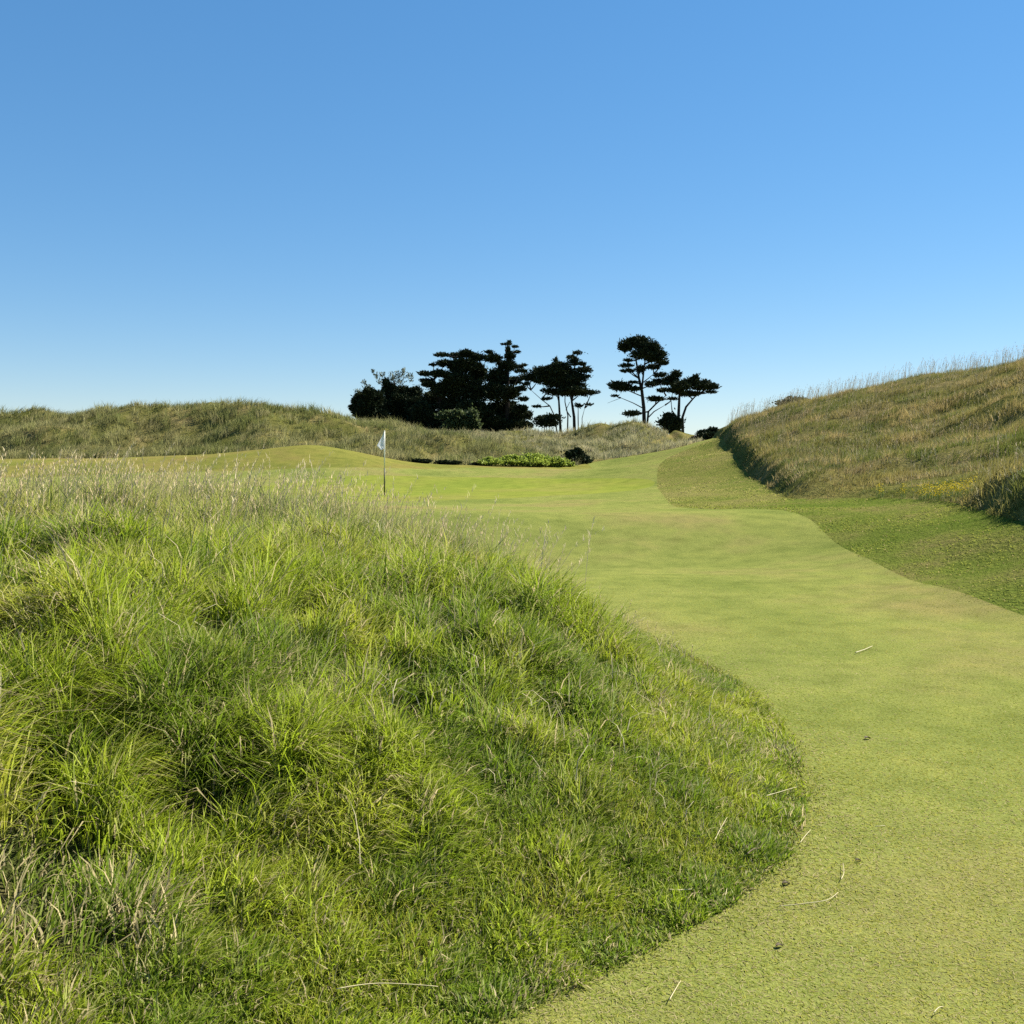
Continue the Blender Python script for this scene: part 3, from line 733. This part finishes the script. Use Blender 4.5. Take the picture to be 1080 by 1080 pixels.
def shrub(label, d, base, pads, cols, size=.2, dens=3.0, group=None, mat=None, leaf=.5, stems=3, name='shrub'):
    s = d / F
    bx, by, _ = P(base[0], base[1], d); bz = float(height(np.array([bx]), np.array([by]))[0])
    root = tag(empty(name, (bx, by, bz)), label, 'shrub', group); O = np.array([bx, by, bz])
    cr = Bag(); w = Wood()
    for (u, v, rx, rz) in pads:
        x, y, z = P(u, v, d); c = np.array([x, y + rng.normal(0, .25) * rx * s, z])
        leaf_pad(cr, c - O, rx * s, max(rx * s * .8, .25), rz * s, int(max(80, dens * math.pi * rx * rz * 3)), size, cols, up=.5, aspect=leaf, rag=.38)
    for (u, v, rx, rz) in pads:
        for q in range(5):
            uu = u + rng.uniform(-1, 1) * rx; k = rng.uniform(.25, .5)
            x, y, z = P(uu, v - rz * rng.uniform(.5, 1.15) * math.sqrt(max(0, 1 - ((uu - u) / (rx * 1.1)) ** 2)), d)
            leaf_pad(cr, np.array([x, y + rng.normal(0, .3) * rx * s, z]) - O, rx * s * k * .6, rx * s * k * .6, rz * s * k, int(max(14, dens * rx * rz * 1.2 * k)), size, cols, up=.9, aspect=leaf)
    for k in range(stems):
        u, v, rx, rz = pads[k % len(pads)]; x, y, z = P(u, v, d)
        c = np.array([x, y, z]); f = np.array([bx + (x - bx) * .4, by + rng.normal(0, .1), bz - .1])
        w.tube(np.array([f, .5 * (f + c) + rng.normal(0, .08, 3), c]) - O, [.05, .035, .015], 5)
    w.b.build('stem', M_BARK, root)
    cr.build('leaves', mat or M_LEAF, root, smooth=False)
    return root


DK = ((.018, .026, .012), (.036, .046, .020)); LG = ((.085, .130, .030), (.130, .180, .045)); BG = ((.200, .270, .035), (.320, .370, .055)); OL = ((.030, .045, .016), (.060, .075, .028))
GS = 'low bushes round the dunes'
shrub('dark bush at the foot of the wind-bent pine', 102, (707, 456), [(706, 443, 8, 6), (701, 446, 6, 4), (712, 446, 7, 5), (709, 452, 9, 5)], DK, .26, 4, GS, M_CONIFER)
shrub('flat black bush below the many-stemmed pine', 104, (576, 450), [(572, 442, 9, 2.6), (582, 440.5, 8, 3.2), (577, 446, 12, 4)], DK, .26, 4, GS, M_CONIFER)
shrub('leafy lighter green bush in front of the broad black cypress', 90, (488, 456), [(465, 439, 5, 3), (476, 438, 8, 5), (489, 441, 9, 6), (499, 440, 5, 7), (482, 447, 10, 5), (497, 448, 7, 5), (503, 449, 4, 3)], ((.042, .062, .022), (.110, .135, .046)), .30, 2.0, GS)
shrub('small dark bush in the dip just left of the right dune', 70, (752, 468), [(742, 456.5, 6, 2.2), (752, 454.5, 6, 3), (759, 456, 6, 2.4), (750, 460, 12, 3.5), (765, 460, 4, 2)], DK, .2, 4, GS, M_CONIFER)
shrub('reddish dark bush beside the dip at the end of the far dune', 72, (734, 470), [(732, 464, 5, 2.6), (738, 462, 4, 2.4), (735, 467, 7, 3)], ((.030, .022, .014), (.050, .034, .022)), .2, 4, GS)
shrub('grey green bush showing over the crest of the right dune', 58, (838, 436), [(827, 427, 7, 4), (837, 424, 9, 5), (848, 425, 6, 4), (838, 431, 16, 6)], ((.040, .052, .024), (.095, .105, .060)), .17, 3, GS)
shrub('dark bush in the hollow right of the bright green bushes', 53.2, (608, 493), [(603, 482, 6, 6), (609, 479, 6, 5), (613, 486, 9, 5), (602, 488, 7, 4)], DK, .17, 4.5, GS, M_CONIFER)
for (u, v, rx, rz, d, lab) in [(516, 486.5, 12, 3.2, 48.9, 'bright green low bush, leftmost and flattest in its row at the foot of the dunes'), (539, 485, 14, 5, 49.5, 'bright green low bush, second from the left in its row'),
                               (561, 484.5, 15, 6.5, 50.1, 'bright green low bush in the middle of its row, tallest of them'), (582, 487, 13, 5.5, 50.8, 'bright green low bush, second from the right in its row'),
                               (597, 489.5, 8, 3.5, 51.3, 'small bright green bush ending the row beside the dark hollow bush')]:
    shrub(lab, d, (u, v + rz), [(u, v - 2.2, rx * .5, rz * .5), (u - rx * .6, v + rz * .3, rx * .5, rz * .6), (u + rx * .45, v + rz * .1, rx * .6, rz * .8), (u - rx * .1, v + rz * .4, rx, rz * .6), (u - rx * .15, v - rz * .1, rx * .4, rz * .6), (u + rx * .8, v + rz * .4, rx * .4, rz * .5)], BG, .13, 2.4, 'bright green bushes at the foot of the dunes')
for (u, v, rx, rz, d, lab) in [(445, 486.5, 9, 2.0, 48.5, 'dark leafy strip in place of a grass shadow behind the green, nearest to the flagstick'), (473, 488.5, 12, 2.2, 48.5, 'dark leafy strip in place of a grass shadow behind the green between flagstick and bright bushes'),  # dark leaf strips at the dune foot imitate shadows under overhanging grass
                               (505, 490.5, 9, 1.8, 48.8, 'dark leafy strip in place of a grass shadow at the left end of the bright green bushes'), (650, 490, 17, 1.8, 54.0, 'long dark leafy strip in place of a grass shadow below the far dune'),
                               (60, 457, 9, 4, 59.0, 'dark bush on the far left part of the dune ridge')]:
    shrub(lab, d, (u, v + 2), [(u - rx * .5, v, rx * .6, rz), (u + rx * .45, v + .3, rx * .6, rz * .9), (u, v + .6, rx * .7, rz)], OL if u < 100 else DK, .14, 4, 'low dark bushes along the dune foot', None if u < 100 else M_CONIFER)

# yellow flowers on the lip of the right dune
b = Bag()
cl = [(8.42, 19.7, .45), (8.50, 19.2, .40), (8.36, 20.3, .30), (8.05, 22.0, .12), (8.45, 18.6, .2), (8.25, 21.2, .1)]
for (x0, y0, r) in cl:
    k = int(420 * r)
    x = x0 + rng.normal(0, r * .35, k); y = y0 + rng.normal(0, r * .6, k)
    z = height(x, y) + rng.uniform(.10, .30, k)
    for j in range(3):
        a = rng.uniform(0, 2 * np.pi, k)
        b.blades(x, y, z, np.full(k, .024), np.full(k, .018), 1.1 * np.cos(a), 1.1 * np.sin(a), np.zeros(k), np.array([.62, .50, .03]) * rng.uniform(.8, 1.15, (k, 1)), seg=2)
    b.blades(x, y, height(x, y), z - height(x, y) + .005, np.full(k, .004), np.full(k, .02), np.full(k, .02), np.zeros(k), np.tile([.10, .15, .03], (k, 1)), seg=2)
tag(b.build('yellow_flowers', M_LEAF), 'patch of small yellow flowers on the lip of the right bank', 'flowers', None, 'stuff')

# ------------------------------------------------------------------ flagstick
fx, fy, _ = P(405.5, 523, 34)
fz = float(height(np.array([fx]), np.array([fy]))[0])
H = 2.16; top = fz + H
root = tag(empty('golf_flagstick', (fx, fy, fz)), 'white flag hanging limp on a cream and dark flagstick on the green', 'flagstick')


def col_obj(name, V, f, mat, parent, c=(1, 1, 1), smooth=True):
    bg = Bag(); bg.add(np.asarray(V), f, np.tile(c, (len(V), 1))); return bg.build(name, mat, parent, smooth)


V, f = tube([(0, 0, .92), (0, 0, 1.5), (0, 0, H)], [.022, .021, .019], 12); pole = col_obj('pole', V, f, M_CREAM, root)
V, f = tube([(0, 0, -.05), (0, 0, .4), (0, 0, .92)], [.024, .023, .0225], 12); col_obj('pole_base', V, f, M_POLEDARK, root)
th = np.linspace(0, math.pi, 5)
V, f = tube([(0, 0, H), (0, 0, H + .015), (0, 0, H + .03)], [.019, .026, .008], 10); col_obj('ferrule', V, f, M_CREAM, root)
# limp cloth: hoist along the pole, fly edge fallen into folds
nu, nv = 17, 15
Vf = []
for i in range(nu):
    a = i / (nu - 1)
    for j in range(nv):
        t = j / (nv - 1)
        wd = (.05 + .17 * min(1, (t / .62)) ** 1.1) if t < .72 else (.22 - .13 * (t - .72) / .28)
        xx = -.022 - a * wd
        yy = .022 * math.sin(a * 7.5 + t * 1.3) * (.2 + .8 * t) - .03 * a
        zz = H - .02 - .56 * t - .13 * a * (1 - t) - .05 * a * t
        Vf.append((xx, yy, zz))
Vf = np.array(Vf); m = len(Vf)
qf = np.array([[i * nv + j, (i + 1) * nv + j, (i + 1) * nv + j + 1, i * nv + j + 1] for i in range(nu - 1) for j in range(nv - 1)])
bk = Vf + np.array([0, .003, 0])
rim = [i * nv for i in range(nu)] + [(nu - 1) * nv + j for j in range(1, nv)] + [i * nv + nv - 1 for i in range(nu - 2, -1, -1)] + [j for j in range(nv - 2, 0, -1)]
rq = np.array([[rim[k], rim[(k + 1) % len(rim)], rim[(k + 1) % len(rim)] + m, rim[k] + m] for k in range(len(rim))])
col_obj('flag', np.concatenate([Vf, bk]), [qf, qf[:, ::-1] + m, rq], M_FLAG, root, (.82, .82, .84))

# ------------------------------------------------------------------ loose straws and specks on the mown grass
SG = 'loose straws on the mown grass'


def straw(label, px, r=.0016, lift=.012):
    pts = []
    for (u, v) in px:
        x, y, z = hit(u, v); pts.append((x, y, z + lift))
    P0 = np.array(smooth_line(pts, 5)); P0[:, 2] += .004 * np.sin(np.linspace(0, math.pi, len(P0)))
    O = P0.mean(0); O[2] -= lift
    V, f = tube(P0 - O, np.linspace(r, r * .6, len(P0)), 6)
    o = col_obj('straw', V, f, M_STRAW, None); o.location = O
    return tag(o, label, 'straw', SG)


straw('pale straw lying level across the right edge of the near mound', [(808, 848), (822, 845), (840, 838)], lift=.035)
straw('short bright straw slanting just outside the mound edge', [(844, 892), (849, 886), (855, 879)])
straw('short level straw alone on the open fairway', [(923, 875.5), (929, 875), (934, 874.5)])
straw('curved upright straw on the fairway below the short level straw', [(887, 931), (890, 925), (889, 914)])
straw('long bent straw with a thicker bright end, longest on the fairway', [(822, 960), (845, 958.5), (872, 955), (884, 945)])
straw('thin slanting straw on the lower right flank of the mound', [(754, 896), (760, 884), (767, 871)], lift=.035)
straw('slanting straw on the fairway near the bottom edge of the picture', [(706, 1060), (712, 1050), (718, 1040)])
straw('small bright straw at the bottom right corner area of the fairway', [(985, 1074), (990, 1070), (995, 1068)])
straw('far pale straw on the browned patch of fairway, farthest straw', [(902, 690), (912, 687), (920, 683)], .0034)
straw('thick pale straw lying across the foot of the mound', [(706, 948), (716, 949), (731, 947)], .003, .03)
straw('small upright straw at the foot of the mound', [(764, 956), (766, 948), (767, 942)], lift=.02)
straw('long straw lying along the bottom edge of the mound', [(355, 1078), (400, 1073), (462, 1075)], .0016, .09)
straw('dark brown straw lying in the edge of the mound grass', [(788, 911), (794, 907), (800, 905)], .003, .035).data.materials[0] = M_SPECK


def speck(label, u, v, r):
    x, y, z = hit(u, v)
    bg = Bag()
    n, mm = 9, 5
    Vs = []
    for i in range(n):
        a = i / (n - 1)
        for j in range(mm):
            c = (j / (mm - 1) - .5)
            w = math.sin(math.pi * min(.97, a + .03)) ** .7
            Vs.append(((a - .5) * 2 * r, c * r * 1.1 * w, .012 + .5 * r * (abs(c) * 1.2) + .25 * r * math.sin(a * 4)))
    qs = np.array([[i * mm + j, (i + 1) * mm + j, (i + 1) * mm + j + 1, i * mm + j + 1] for i in range(n - 1) for j in range(mm - 1)])
    Vs = np.array(Vs); k = len(Vs)
    bt = Vs - np.array([0, 0, .0015])
    rim = [i * mm for i in range(n)] + [(n - 1) * mm + j for j in range(1, mm)] + [i * mm + mm - 1 for i in range(n - 2, -1, -1)] + [j for j in range(mm - 2, 0, -1)]
    rq = np.array([[rim[q], rim[(q + 1) % len(rim)], rim[(q + 1) % len(rim)] + k, rim[q] + k] for q in range(len(rim))])
    o = col_obj('dead_leaf', np.concatenate([Vs, bt]), [qs, qs[:, ::-1] + k, rq], M_SPECK, None)
    o.location = (x, y, z - .006); o.rotation_euler = (0, 0, rng.uniform(-.5, .5))
    return tag(o, label, 'dead leaf', 'dead leaves on the fairway')


speck('brown curled leaf far up the fairway, farthest of the leaves', 915, 780, .022)
speck('tiny dark leaf between the two short straws', 905, 909, .012)
speck('small brown leaf beside the mound edge above the long bent straw', 829, 934, .016)
speck('dark leaf among grass clippings near the bottom of the fairway', 822, 1000, .014)

# ------------------------------------------------------------------ light, sky, camera
AZ, EL = math.radians(60), math.radians(41)
D = Vector((math.sin(AZ) * math.cos(EL), math.cos(AZ) * math.cos(EL), math.sin(EL)))
sun = bpy.data.lights.new('sun', 'SUN'); sun.energy = 5.0; sun.angle = math.radians(.53); sun.color = (1, .95, .86)
so = bpy.data.objects.new('sun', sun); COL.objects.link(so); so.rotation_euler = D.to_track_quat('Z', 'Y').to_euler(); so.location = (30, 10, 40)
wd = bpy.data.worlds.new('World'); sc.world = wd; wd.use_nodes = True
N, Lk = wd.node_tree.nodes, wd.node_tree.links
sky = N.new('ShaderNodeTexSky'); sky.sky_type = 'NISHITA'; sky.sun_disc = False
sky.sun_elevation = EL; sky.sun_rotation = AZ; sky.air_density = 1.0; sky.dust_density = 0.0; sky.ozone_density = 8.0; sky.altitude = 0
gm = N.new('ShaderNodeGamma'); gm.inputs[1].default_value = .6
hs = N.new('ShaderNodeHueSaturation'); hs.inputs['Saturation'].default_value = 1.40; hs.inputs['Hue'].default_value = .502
Lk.new(sky.outputs[0], gm.inputs[0]); Lk.new(gm.outputs[0], hs.inputs['Color']); Lk.new(hs.outputs[0], N['Background'].inputs[0])
N['Background'].inputs[1].default_value = .107

cam = bpy.data.cameras.new('camera'); co = bpy.data.objects.new('camera', cam); COL.objects.link(co)
co.location = (0, 0, EYE); co.rotation_euler = (math.pi / 2, 0, 0)
cam.sensor_width = 36; cam.lens = 36 * F / 1080; cam.shift_y = -(540 - HZ) / 1080; cam.clip_start = .05; cam.clip_end = 8000
sc.camera = co
sc.view_settings.view_transform = 'Standard'; sc.view_settings.look = 'None'; sc.view_settings.exposure = 1.4; sc.view_settings.gamma = 1
try:
    sc.cycles.use_denoising = False
    sc.cycles.max_bounces = 6; sc.cycles.diffuse_bounces = 3; sc.cycles.transmission_bounces = 4; sc.cycles.transparent_max_bounces = 4
except Exception: pass
